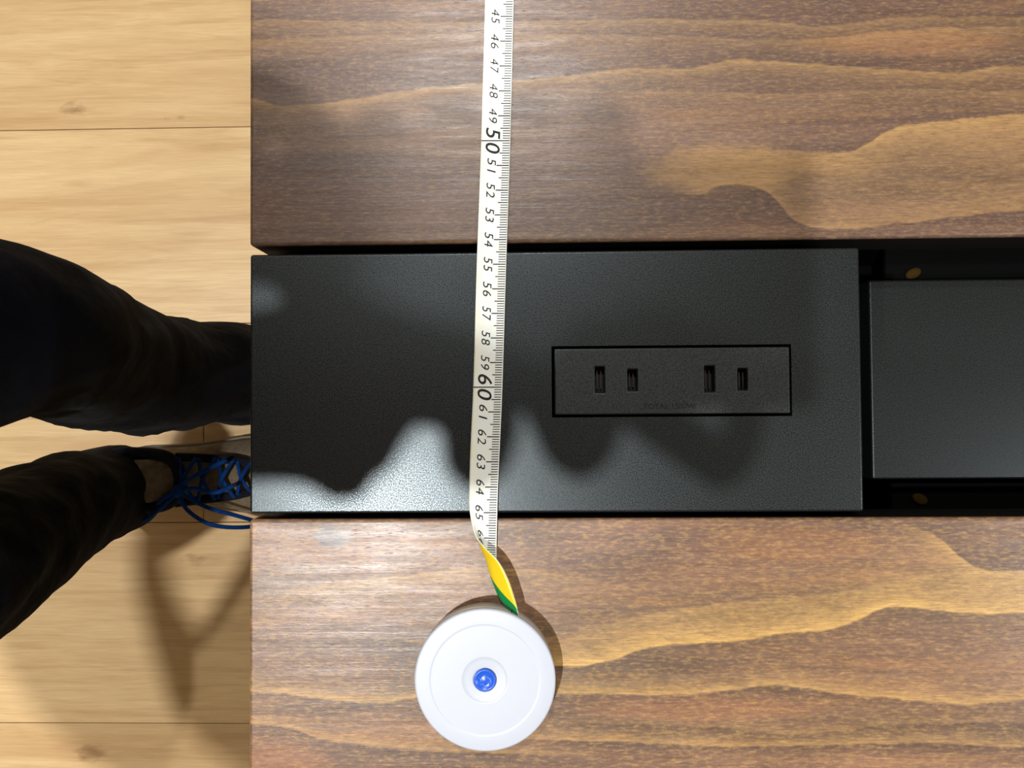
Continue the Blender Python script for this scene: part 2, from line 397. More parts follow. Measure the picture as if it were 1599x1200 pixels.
# ------------------------------------------------------------ ceiling lights
wh = ['behind the right shoulder of the person', 'over the far wooden board', 'nearest the left wall, behind the person', 'nearest the right wall']
for (x, y, w, r), s in zip(LIGHTS, wh):
    e = empty('ceiling_light', (x, y, CEIL), 'small round white ceiling downlight ' + s, 'ceiling light', 'ceiling downlights')
    bm = bmesh.new(); lathe(bm, [(.045, -.001), (.060, -.001), (.060, -.010), (.052, -.016), (.045, -.012), (.045, -.001)], 48)
    fin('trim_ring', bm, M['trimwhite'], e, smooth=True)
    bm = bmesh.new(); lathe(bm, [(0, -.001), (.0445, -.001), (.0445, -.008), (0, -.008)], 48)
    fin('diffuser', bm, M['lamp'], e)

# ------------------------------------------------------------ desk
XL = -.1138; YF, YN = .0642, -.0462; YEND = .606
fr = empty('desk', (.4, 0, 0), 'desk of two dark stained boards on a black steel frame with a channel between them', 'desk')
def board(name, y0, y1, m, label):
    bm = bmesh.new(); box(bm, XL, 1.05, y0, y1, -.025, 0)
    bmesh.ops.recalc_face_normals(bm, faces=bm.faces)
    for f in bm.faces:
        if abs(f.normal.z) < .5: f.material_index = 1
    o = fin(name, bm, [m, M['edge']], fr, (-.4, 0, DZ)); bevel(o, .0016, 3); o.modifiers['bevel'].material = 0; return tag(o, label)
board('board', YF, YEND, M['wood_far'], 'dark brown wooden board beyond the black panels, the tape lying straight across it')
board('board', -.59, YN, M['wood_near'], 'lighter brown wooden board with the round tape measure case standing on it')

# steel under-frame that carries the boards, with the cable channel between them
def fpart(name, b, m=M['black'], bev=.002, par=fr):
    bm = bmesh.new(); box(bm, *(q - (.4 if i < 2 else 0) for i, q in enumerate(b))); o = fin(name, bm, m, par)
    if bev: bevel(o, bev, 2)
    return o
zt = DZ - .0255
fpart('cross_beam', (XL + .004, 1.0, YF + .010, YF + .05, zt - .04, zt))
fpart('cross_beam', (XL + .004, 1.0, YN - .05, YN - .010, zt - .04, zt))
fpart('channel_side', (XL + .004, 1.0, YF + .006, YF + .009, DZ - .10, zt - .0), bev=0)
fpart('channel_side', (XL + .004, 1.0, YN - .009, YN - .006, DZ - .10, zt - .0), bev=0)
fpart('channel_floor', (XL + .004, 1.0, YN - .006, YF + .006, DZ - .10, DZ - .098), bev=0)
fpart('channel_end', (XL + .004, XL + .007, YN - .006, YF + .006, DZ - .098, zt - .0), bev=0)
for a in (.02, .94):
    fpart('end_beam', (a, a + .04, -.55, .57, zt - .085, zt - .042) if False else (a, a + .04, -.55, YN - .052, zt - .04, zt))
    fpart('end_beam', (a, a + .04, YF + .052, .57, zt - .04, zt))
    for yy in (-.55, .53): fpart('leg', (a, a + .04, yy, yy + .04, 0, zt - .041))

# black panels
a, b, c, d = -.11349, .13061, .06071, -.04396
ho = [PX(861, 541), PX(1237, 650)]; gx = .0006
hx0, hx1, hy1, hy0 = ho[0].x, ho[1].x, ho[0].y, ho[1].y
cx, cy = (a + b) / 2, (c + d) / 2
bm = bmesh.new()
grid_plate(bm, [q - cx for q in (a, hx0, hx1, b)], [q - cy for q in (d, hy0, hy1, c)], -.014, 0, [(1, 1)])
p1 = fin('cover_panel', bm, M['powder'], None, (cx, cy, DZ)); bevel(p1, .0011, 4)
p1.modifiers['bevel'].limit_method = 'WEIGHT'
bw = p1.data.attributes.new('bevel_weight_edge', 'FLOAT', 'EDGE')
for e in p1.data.edges:                         # only the outer rim is rounded, not the outlet cut-out
    va, vb = [p1.data.vertices[i].co for i in e.vertices]
    ex = [abs(abs(v.x) - (b - a) / 2) < 1e-4 for v in (va, vb)]; ey = [abs(abs(v.y) - (c - d) / 2) < 1e-4 for v in (va, vb)]
    flat_ = abs(va.z - vb.z) < 1e-5
    if (flat_ and va.z > -.001 and ((all(ex) and abs(va.x - vb.x) < 1e-4) or (all(ey) and abs(va.y - vb.y) < 1e-4))) or (not flat_ and all(ex) and all(ey)):
        bw.data[e.index].value = 1.
    elif not (abs(va.x) > .12 and abs(vb.x) > .12 or flat_ and abs(va.y) > .052 and abs(vb.y) > .052): e.use_edge_sharp = abs(va.z - vb.z) > 1e-5 or (abs(va.x) < .1 and abs(vb.x) < .1 and abs(va.y) < .03 and abs(vb.y) < .03)
tag(p1, 'large black textured metal panel with the power outlet set into it', 'panel')
for y0 in (d + .012, c - .022):
    bm = bmesh.new(); box(bm, a + .01 - cx, b - .01 - cx, y0 - cy, y0 + .01 - cy, -.0978, -.0142)
    fin('support_rail', bm, M['black'], p1)

Z2 = -3.2
q0, q1 = PX(1357.5, 437.5, Z2), PX(1361.5, 749, Z2)
a2, c2, d2 = (q0.x + q1.x) / 2, q0.y, q1.y; b2 = a2 + .30
cx, cy = (a2 + b2) / 2, (c2 + d2) / 2
bm = bmesh.new(); box(bm, a2 - cx, b2 - cx, d2 - cy, c2 - cy, -.012, 0)
p2 = fin('cover_panel', bm, M['powder_fine'], None, (cx, cy, DZ + Z2 / 100)); bevel(p2, .0010, 4)
tag(p2, 'smaller smooth black metal panel set lower at the right', 'panel')
for x0 in (a2 + .02, b2 - .04):
    bm = bmesh.new(); box(bm, x0 - cx, x0 + .02 - cx, d2 + .02 - cy, c2 - .02 - cy, -.098 + .0322, -.0122)
    fin('support_rail', bm, M['black'], p2)

# screws on brackets either side of the lower panel
for (px, py), lb, ang in (((1427, 427), 'far', 25), ((1437, 780), 'near', -25)):
    zz = -4.6; P = PX(px, py, zz)
    y0, y1 = (P.y - .007, YF + .0058) if P.y > 0 else (YN - .0058, P.y + .007)
    fpart('screw_bracket', (P.x - .012, P.x + .30, y0, y1, DZ + zz / 100 - .004, DZ + zz / 100 - .0015), bev=0)
    bm = bmesh.new(); lathe(bm, [(0, .0010), (.0018, .0010), (.0028, .0006), (.0033, 0), (.0033, -.0014), (0, -.0014)], 24)
    bmesh.ops.scale(bm, vec=(1.1, .72, 1), verts=bm.verts); bmesh.ops.rotate(bm, matrix=Matrix.Rotation(math.radians(ang), 3, 'Z'), verts=bm.verts)
    s = fin('screw', bm, M['brass'], None, (P.x, P.y, DZ + zz / 100), True)
    tag(s, 'small yellowish screw head in the black gap on the %s side of the lower panel' % lb, 'screw', 'screws in the black channel')

# ------------------------------------------------------------ power outlet
g = .0011; ZO = .0014
ox0, ox1, oy0, oy1 = hx0 + g, hx1 - g, hy0 + g, hy1 - g
ocx, ocy = (ox0 + ox1) / 2, (oy0 + oy1) / 2
out = empty('power_outlet', (ocx, ocy, DZ - .0135), 'charcoal double power outlet with four slots in the black panel', 'power outlet')
H = .0135
SL = [(929, 944, 573, 613), (980, 995, 577, 610), (1100, 1116, 572, 613), (1152, 1167, 576, 610)]
sl = []
for x0, x1, y0, y1 in SL:
    A, B = PX(x0, y0, .12), PX(x1, y1, .12); sl.append((A.x - ocx, B.x - ocx, B.y - ocy, A.y - ocy))
xs = sorted([ox0 - ocx, ox1 - ocx] + [q for s in sl for q in s[:2]])
ysl = sorted([oy0 - ocy, oy1 - ocy] + sorted({round(q, 5) for s in sl for q in s[2:]}))
# merge nearly equal rows so tall and short slots share two rows each
tall = ((sl[0][2] + sl[2][2]) / 2, (sl[0][3] + sl[2][3]) / 2); short = ((sl[1][2] + sl[3][2]) / 2, (sl[1][3] + sl[3][3]) / 2)
ysl = [oy0 - ocy, tall[0], short[0], short[1], tall[1], oy1 - ocy]
holes = [(1, 1), (1, 2), (1, 3), (3, 2), (5, 1), (5, 2), (5, 3), (7, 2)]
bm = bmesh.new(); grid_plate(bm, xs, ysl, H - .004, H + ZO, holes)
fp = fin('face_plate', bm, M['socket'], out); bevel(fp, .0006, 3)
bm = bmesh.new(); box(bm, ox0 - ocx + .001, ox1 - ocx - .001, oy0 - ocy + .001, oy1 - ocy - .001, 0, .009)
fin('socket_body', bm, M['hole'], out)
for i, s in enumerate(sl):
    mx, my = (s[0] + s[1]) / 2, (s[2] + s[3]) / 2; hy = (s[3] - s[2]) / 2 - .0014
    bm = bmesh.new(); top = H - .0012 if i == 3 else H - .0026
    for dx in (-.00095, .00055): box(bm, mx + dx, mx + dx + .0004, my - hy, my + hy, .0088, top)
    fin('contact', bm, M['contact'], out)

def text_mesh(s, size, shear=0., spacing=1., extr=0., off=0.):
    cu = bpy.data.curves.new('print', 'FONT'); cu.body = s; cu.size = size; cu.shear = shear
    cu.align_x = 'CENTER'; cu.align_y = 'CENTER'; cu.space_character = spacing; cu.extrude = extr; cu.offset = off; cu.resolution_u = 4
    ob = bpy.data.objects.new('print', cu); COL.objects.link(ob)
    dg = bpy.context.evaluated_depsgraph_get(); me = bpy.data.meshes.new_from_object(ob.evaluated_get(dg))
    bpy.data.objects.remove(ob); bpy.data.curves.remove(cu); return me
me = text_mesh('TOTAL 1500W', .0030, 0, 1.05, .00012)
C = PX(1045, 635, .12)
link('raised_lettering', me, M['hole'], out, (C.x - ocx, C.y - ocy, H + ZO))

# ------------------------------------------------------------ tape measure
ctop = PX(757, 1063, 1.4); CX, CY = ctop.x, ctop.y
RT = 110 * (CAMLOC.z - DZ - .014) / 1201
tm = empty('tape_measure', (CX, CY, DZ), 'round milky white tape measure with blue centre and tape drawn out across the desk', 'tape measure')
r = RT * 100
def lp(L): return [(a / 100, b / 100) for a, b in L]
bm = bmesh.new()
lathe(bm, lp([(0, .03), (r - .28, .03), (r - .12, .08), (r - .06, .2), (r - .06, 1.12), (r - .2, 1.14), (0, 1.14)]), 128)
case = fin('case_body', bm, M['case'], tm, smooth=True)
bm = bmesh.new()
q = r
lathe(bm, lp([(0, 1.145), (q - .1, 1.145), (q, 1.18), (q + .0, 1.30), (q - .015, 1.36), (q - .06, 1.395), (q - .10, 1.40), (2.12, 1.40), (2.10, 1.399), (2.07, 1.390), (2.05, 1.388), (2.02, 1.388),
              (.90, 1.388), (.86, 1.387), (.83, 1.375), (.80, 1.365), (.70, 1.362), (.46, 1.34), (.44, 1.30), (0, 1.30)]), 160)
lid = fin('lid', bm, M['lid'], tm, smooth=True)
lid.modifiers.new('e', 'EDGE_SPLIT').split_angle = math.radians(50)
bm = bmesh.new()
lathe(bm, lp([(0, 1.305), (.425, 1.305), (.425, 1.40), (.40, 1.425), (.34, 1.425), (.32, 1.40), (.12, 1.395), (.08, 1.41), (0, 1.41)]), 64)
btn = fin('centre_button', bm, M['blue'], tm, smooth=True)
bm = bmesh.new()
for k in range(5):
    aa = [k * 2 * math.pi / 5 + .5 + .28 * j for j in range(4)]
    tube(bm, [(.0024 * math.cos(w) * (1 - .12 * j), .0024 * math.sin(w) * (1 - .12 * j), .01398) for j, w in enumerate(aa)], .00022, 6)
fin('moulded_ridge', bm, M['blue'], btn, smooth=True)

# ribbon sections: k (cm mark), right edge, fold control, left edge -- photo position and height in cm
def st(k, R, C_, L): return (k, [Vector(PC(*R)), Vector(PC(*C_)), Vector(PC(*L))])
def flat(k, y, xl, xr, z=.06, zl=None):
    zl = z if zl is None else zl
    return st(k, (xr, y, z), ((xl + xr) / 2, y, z), (xl, y, zl))
sec = [flat(45, 26, 757, 801.5), flat(50, 220, 751.5, 797), flat(55, 413, 744.5, 790.5, .06), flat(60, 605, 739, 784.5, .06),
       flat(62.5, 702, 734.6, 780.3, .07), flat(64, 761, 733.0, 777.7, .12, .16), st(65, (776.6, 801, .15), (751, 801, .15), (733.8, 801, .30)),
       st(66, (775.6, 841, .15), (748, 841, .13), (743.5, 838, .62)), st(66.55, (775.5, 861, .14), (741, 861, .2), (757, 856, .85)),
       st(67.1, (776, 880, .14), (744, 878, .3), (777, 876, .95)), st(67.9, (783, 904, .14), (747, 902, .4), (792, 902, 1.02)),
       st(68.7, (792, 931, .16), (760, 931, .5), (802, 930, 1.06)), st(69.5, (801, 962, .18), (787, 960, .6), (809, 958, 1.08)),
       st(70.3, (808, 992, .2), (802, 992, .6), (812, 990, 1.08))]
# straight run beyond the top of the photo
s45, s50 = sec[0][1], sec[1][1]
k0 = -.0
s0 = [Vector((a.x + (a.x - b.x) * 9, a.y + (a.y - b.y) * 9, a.z)) for a, b in zip(s45, s50)]
yshift = (YEND * 100 - s0[0].y)
s0 = [Vector((v.x, YEND * 100 + .05, v.z)) for v in s0]
sec = [(0., s0)] + sec
KS = [s[0] for s in sec]
def section(k):
    if k <= KS[1]:
        f = k / KS[1]; return [a.lerp(b, f) for a, b in zip(sec[0][1], sec[1][1])]
    i = 1
    while i < len(KS) - 2 and k > KS[i + 1]: i += 1
    k0_, k1_ = KS[i], KS[i + 1]; h = k1_ - k0_; tt = (k - k0_) / h; out = []
    for j in range(3):
        def tan(n):
            a, b = max(n - 1, 0), min(n + 1, len(KS) - 1)
            return (sec[b][1][j] - sec[a][1][j]) / (KS[b] - KS[a])
        p, qv = sec[i][1][j], sec[i + 1][1][j]
        out.append(p * (2 * tt ** 3 - 3 * tt ** 2 + 1) + tan(i) * h * (tt ** 3 - 2 * tt ** 2 + tt) + qv * (3 * tt ** 2 - 2 * tt ** 3) + tan(i + 1) * h * (tt ** 3 - tt ** 2))
    return out
ORG = Vector((CX * 100, CY * 100, 0))
def TP(u, k, off=0.):
    """tape surface; u 0 right edge .. 1 left edge, k cm mark, off cm above printed face"""
    def b(u_, k_):
        R_, C_, L_ = section(k_); return R_ * (1 - u_) ** 2 + C_ * 2 * u_ * (1 - u_) + L_ * u_ ** 2
    p = b(u, k); du = b(min(u + .01, 1), k) - b(max(u - .01, 0), k); dk = b(u, k + .02) - b(u, k - .02)
    n = dk.cross(du); n.normalize()
    if section(10)[0].z and k < 60 and n.z < 0: n = -n
    return (p + n * off - ORG) / 100
# check normal sense once, at a flat place
sgn = 1 if (TP(.5, 50, .1) - TP(.5, 50, 0)).z > 0 else -1
def TPn(u, k, off):
    def b(u_, k_):
        R_, C_, L_ = section(k_); return R_ * (1 - u_) ** 2 + C_ * 2 * u_ * (1 - u_) + L_ * u_ ** 2
    p = b(u, k); du = b(min(u + .01, 1), k) - b(max(u - .01, 0), k); dk = b(u, k + .02) - b(u, k - .02)
    n = du.cross(dk); n.normalize(); return (p + n * off - ORG) / 100
if (TPn(.5, 50, .1) - TPn(.5, 50, 0)).z < 0:
    _o = TPn; TPn = lambda u, k, off: _o(u, k, -off)
def sheet(bm, off, mi, uvl, flip, ks, us):
    V = [[bm.verts.new(TPn(u, k, off)) for u in us] for k in ks]
    for i in range(len(ks) - 1):
        for j in range(len(us) - 1):
            f = [(i, j), (i, j + 1), (i + 1, j + 1), (i + 1, j)]
            if flip: f = f[::-1]
            fc = bm.faces.new([V[a][b_] for a, b_ in f]); fc.material_index = mi; fc.smooth = True
            for lpp, (a, b_) in zip(fc.loops, f): lpp[uvl].uv = (us[b_], ks[a])
    return V
ks = [k * 1.5 for k in range(30)] + [45 + .5 * k for k in range(38)] + [64 + .1 * k for k in range(64)]
us = [i / 16 for i in range(17)]
bm = bmesh.new(); uvl = bm.loops.layers.uv.new('UVMap')
A = sheet(bm, .012, 0, uvl, False, ks, us); B = sheet(bm, -.012, 1, uvl, True, ks, us)
for i in range(len(ks) - 1):
    for j in (0, len(us) - 1):
        f = bm.faces.new((A[i][j], A[i + 1][j], B[i + 1][j], B[i][j])); f.material_index = 0
        for lpp in f.loops: lpp[uvl].uv = (us[j], ks[i])
me = bpy.data.meshes.new('tape_ribbon'); bmesh.ops.recalc_face_normals(bm, faces=bm.faces); bm.to_mesh(me); bm.free()
rib = link('tape_ribbon', me, [M['tape'], M['tapeback']], tm)
rib['label'] = 'white graduated tape, yellow and green on its back where it twists'
# graduation
bm = bmesh.new()
def tick(k, u0, u1, w):
    n = 12 if k % 10 == 0 else 5
    V = [[bm.verts.new(TPn(u0 + (u1 - u0) * j / n, k + s * w / 2, .019)) for s in (-1, 1)] for j in range(n + 1)]
    for j in range(n): bm.faces.new((V[j][0], V[j][1], V[j + 1][1], V[j + 1][0]))
for m in range(1, 688):
    k = m / 10
    if m % 100 == 0: tick(k, .03, .995, .045)
    elif m % 10 == 0: tick(k, .03, .45, .045)
    elif m % 5 == 0: tick(k, .03, .36, .04)
    else: tick(k, .03, .27, .034)
fin('graduation_marks', bm, M['ink'], rib)['kind'] = 'stuff'
TW = 1.165
for k in range(1, 69):
    big = k % 10 == 0
    me = text_mesh(str(k), .62 if big else .43, .22, 1.12 if big else 1.15, 0., .003 if big and k != 40 else 0.)
    xs_ = [v.co.x for v in me.vertices]; ys_ = [v.co.y for v in me.vertices]; mx, my = (min(xs_) + max(xs_)) / 2, (min(ys_) + max(ys_)) / 2
    hh = max(ys_) - min(ys_); want = .58 if big else .34; sc = want / hh
    wx = max(xs_) - min(xs_); sx_ = (1.0 if big else .60 if k > 9 else .27) / wx
    uc = .50 if False else (.60 if big else .62)
    for v in me.vertices:
        x, y = (v.co.x - mx) * sx_, (v.co.y - my) * sc
        if big: x = x + (.03 if x > 0 else -.03)
        # reading direction runs down the tape, tops of the figures point at the scale
        v.co = TPn(min(max(uc - y / TW, .002), .998), k + x, .022)
    link('numeral', me, M['ink'], rib)
# metal hook at the free end and the slot in the case
bm = bmesh.new(); p = TPn(.5, 0, 0); box(bm, p.x - .0075, p.x + .0075, p.y - .001, p.y + .007, p.z + .0003, p.z + .0012); box(bm, p.x - .0075, p.x + .0075, p.y + .0, p.y + .001, p.z - .010, p.z + .0003)
bevel(fin('end_hook', bm, simple('bright steel', (.6, .6, .6), .3, 1), tm), .0003, 2)
bm = bmesh.new(); p = TPn(.5, 69.6, 0); ang = math.atan2(p.y, p.x)
box(bm, -.0010, .0012, -.0010, .0010, .0012, .0090)
bmesh.ops.rotate(bm, matrix=Matrix.Rotation(ang, 3, 'Z'), verts=bm.verts)
rr = (r - .06) / 100; bmesh.ops.translate(bm, vec=(rr * math.cos(ang), rr * math.sin(ang), 0), verts=bm.verts)
fin('tape_slot', bm, M['hole'], tm)

# ------------------------------------------------------------ person
person = empty('person', (-.42, -.06, 0), 'person in black trousers and blue-laced shoes standing at the desk, holding a phone over it', 'person')
PO = person.location.copy()
def loc(P): return Vector(P) / 100 - PO if not isinstance(P, Vector) else P - PO
def pin(px, py, z): return PX(px, py, z - 72) - PO           # z cm above the floor
def v3(x, y, z): return Vector((x, y, z)) / 100 - PO

def trouser_leg(bm, rows, seed):
    """rows: centre, half width in x (fore-aft), half width in y; rings are horizontal-ish"""
    n = 56; rings = []
    C_ = catmull([r_[0] for r_ in rows], 9); Rr = catmull([(r_[1], r_[2], 0) for r_ in rows], 9)
    for i, (c_, r_) in enumerate(zip(C_, Rr)):
        ring = []
        for k in range(n):
            a = 2 * math.pi * k / n
            d = Vector((math.cos(a), math.sin(a), 0))
            fold = mnoise.noise(Vector((d.x * 1.2 + seed, d.y * 1.2, c_.z * 16 + d.y * 1.5))) * .0075 + mnoise.noise(Vector((d.x * 2.2, d.y * 2.2 + seed, c_.z * 34 + d.x * 2))) * .0035
            ring.append(bm.verts.new(c_ + Vector((d.x * (r_.x + fold), d.y * (r_.y + fold), 0))))
        rings.append(ring)
    for A_, B_ in zip(rings, rings[1:]):
        for k in range(n): bm.faces.new((A_[k], A_[(k + 1) % n], B_[(k + 1) % n], B_[k]))
    # turned-in hem and closed top
    inner = [bm.verts.new(v.co + (C_[0] - v.co) * .07 + Vector((0, 0, .012))) for v in rings[0]]
    for k in range(n): bm.faces.new((rings[0][(k + 1) % n], rings[0][k], inner[k], inner[(k + 1) % n]))
    bm.faces.new(rings[-1])
    return C_
bm = bmesh.new()
# left leg (upper in the picture) and right leg (lower in the picture)
LL = [(v3(-35.5, 3.6, 6.0), .080, .062), (v3(-36.5, 3.8, 14), .064, .058), (v3(-38.5, 3.2, 26), .060, .060), (v3(-38.5, 4.4, 38), .064, .062), (v3(-37, 5.2, 50), .068, .062),
      (v3(-42, 3.4, 62), .080, .078), (v3(-52, 3.0, 76), .095, .088), (v3(-60, 2.0, 88), .11, .098), (v3(-63, 0.5, 97), .11, .10)]
RL = [(v3(-52.8, -10.5, 6.5), .062, .054), (v3(-51.8, -10.8, 14), .060, .056), (v3(-49.4, -11.6, 26), .061, .060), (v3(-47, -12.8, 38), .066, .062), (v3(-46, -13.4, 50), .072, .066),
      (v3(-50, -14.8, 62), .080, .078), (v3(-57, -15.2, 76), .095, .088), (v3(-62, -15.2, 88), .11, .098), (v3(-63, -14, 97), .11, .10)]
trouser_leg(bm, LL, 1.3); trouser_leg(bm, RL, 8.1)
blob(bm, v3(-64, -7, 95), (.125, .175, .11))
o = fin('trousers', bm, M['trousers'], person, smooth=True)
bm = bmesh.new()
limb(bm, [v3(-63, -7, 96), v3(-61, -7, 112), v3(-56, -7, 126), v3(-50, -7, 136)], [.14, .135, .15, .10])
blob(bm, v3(-62, -7, 98), (.12, .165, .09)); blob(bm, v3(-56, -7, 124), (.12, .17, .13)); blob(bm, v3(-52, -7, 131), (.10, .18, .08))
RA = [v3(-51, -24, 131), v3(-48, -32, 119), v3(-41, -36, 107), v3(-32, -21, 104), v3(-22, -5.6, 101.4)]
LA = [v3(-51, 10, 131), v3(-49, 15, 118), v3(-44, 15, 107), v3(-33, 4.5, 105), v3(-22, 1.2, 101.4)]
for A_ in (RA, LA): limb(bm, A_, [.064, .060, .056, .046, .037])
o = fin('jumper', bm, M['jumper'], person, smooth=True); remesh(o, .006, 6)

# body: one continuous skin with head, neck, arms and hands
bm = bmesh.new()
limb(bm, [v3(-52, -7, 131), v3(-47.5, -7, 140), v3(-44, -7, 146)], [.06, .056, .055])
hrot = Euler((0, math.radians(42), 0)); HC = v3(-41.5, -7, 153)
def hd(x, y, z): return HC + hrot.to_matrix() @ Vector((x, y, z))      # x forward, z up in the head's own frame
blob(bm, hd(-.01, 0, .02), (.098, .076, .105), hrot, 4); blob(bm, hd(.02, 0, -.035), (.074, .062, .078), hrot); blob(bm, hd(.05, 0, -.085), (.03, .034, .024), hrot)
tube(bm, [hd(.085, 0, .02), hd(.098, 0, -.005), hd(.108, 0, -.024)], [.008, .011, .014], 12); blob(bm, hd(.098, .012, -.028), .008); blob(bm, hd(.098, -.012, -.028), .008)
for s in (-1, 1):
    blob(bm, hd(-.012, s * .080, -.008), (.02, .009, .033), hrot); blob(bm, hd(.082, s * .030, .026), (.012, .024, .007), hrot)
blob(bm, hd(.086, 0, -.055), (.012, .025, .011), hrot)
for A_ in (RA, LA): limb(bm, [A_[0] * .6 + A_[1] * .4] + A_[1:], [.045, .042, .038, .034, .028])
limb(bm, [v3(-63, -7, 97), v3(-58, -7, 118), v3(-52, -7, 131)], [.11, .12, .07])
for R_ in (LL, RL): limb(bm, [q[0] for q in R_], [.036, .04, .045, .05, .05, .06, .07, .08, .08])
def foot(bm, hx, y):
    limb(bm, [v3(hx, y, 5), v3(hx + 9, y, 4.5), v3(hx + 17, y, 3.6)], [.036, .03, .022])
# phone geometry (cm): X -13.5..1.5, Y -6..1.6, Z 103.1..103.9
def hand(s, wr, palm_, knuck, tips):
    """s -1: right hand wrapped round the near long side, s +1: left hand; distances measured outwards from the phone edge"""
    ye = -5.8 if s < 0 else 2.4
    y = lambda d: ye + s * d
    (ax, ay, az), (bx, by, bz) = wr, palm_
    limb(bm, [v3(*wr), v3((ax + bx) / 2, (ay + by) / 2, (az + bz) / 2), v3(*palm_)], [.024, .021, .019])
    blob(bm, v3(bx + .6, by, bz), (.040, .030, .0135), Euler((0, 0, s * .15)))
    for (kx, ky), (fx, fo), w in zip(knuck, tips, (.92, 1., .97, .84)):
        P = [(kx, ky, 101.2), ((kx + fx) / 2, y(-.4), 101.55), (fx - .1, y(fo * .72), 101.9), (fx, y(fo), 103.2), (fx + .1, y(fo * .72), 104.8), (fx + .15, y(.15), 105.2), (fx + .15, y(-.55), 105.0)]
        limb(bm, [v3(*p) for p in P], [.0096 * w, .0092 * w, .0088 * w, .0084 * w, .0078 * w, .0070 * w, .0062 * w], 14, 4)
    tb = [(ax + 2.4, ay + s * 1.2, az), (bx - 3.4, by + s * 3.5, bz + .3), (bx - 2.6, y(1.85), 103.5), (bx - 1.4, y(.2), 105.3), (bx + .6, y(-.9), 105.3)]
    limb(bm, [v3(*p) for p in tb], [.015, .014, .0115, .0095, .0078], 14, 4)
hand(-1, (-20.5, -5.0, 101.2), (-11.0, -2.9, 100.8), [(-5.8, -2.9), (-7.0, -3.7), (-9.2, -4.3), (-11.4, -4.5)], [(-1.4, 1.75), (-5.9, 1.35), (-9.2, 1.75), (-12.8, 1.08)])
hand(1, (-20.5, .9, 101.2), (-13.4, 1.1, 100.8), [(-9.2, 1.9), (-10.6, 2.5), (-12.2, 2.7), (-13.6, 2.7)], [(-5.4, 1.3), (-7.8, 1.5), (-10.2, 1.5), (-12.6, 1.2)])
body = fin('body', bm, M['skin'], person, smooth=True); remesh(body, .0032, 4, .5)
bm = bmesh.new(); blob(bm, hd(-.022, 0, .034), (.102, .086, .105), hrot, 4); blob(bm, hd(-.045, 0, -.02), (.066, .080, .08), hrot, 4); blob(bm, hd(.055, 0, .085), (.035, .06, .028), hrot, 3)
o = fin('hair', bm, M['hair'], person, smooth=True); remesh(o, .005, 5)
for s in (-1, 1):
    bm = bmesh.new(); blob(bm, hd(.079, s * .031, .007), (.0115, .0135, .0095), hrot); e = fin('eye', bm, M['eyewhite'], person, smooth=True)
    bm = bmesh.new(); blob(bm, hd(.0875, s * .031, .005), (.0042, .0058, .0058), hrot); fin('iris', bm, M['iris'], e, smooth=True)
bm = bmesh.new(); blob(bm, hd(.094, 0, -.053), (.007, .023, .0045), hrot); blob(bm, hd(.093, 0, -.060), (.008, .020, .005), hrot); fin('lips', bm, M['lips'], person, smooth=True)

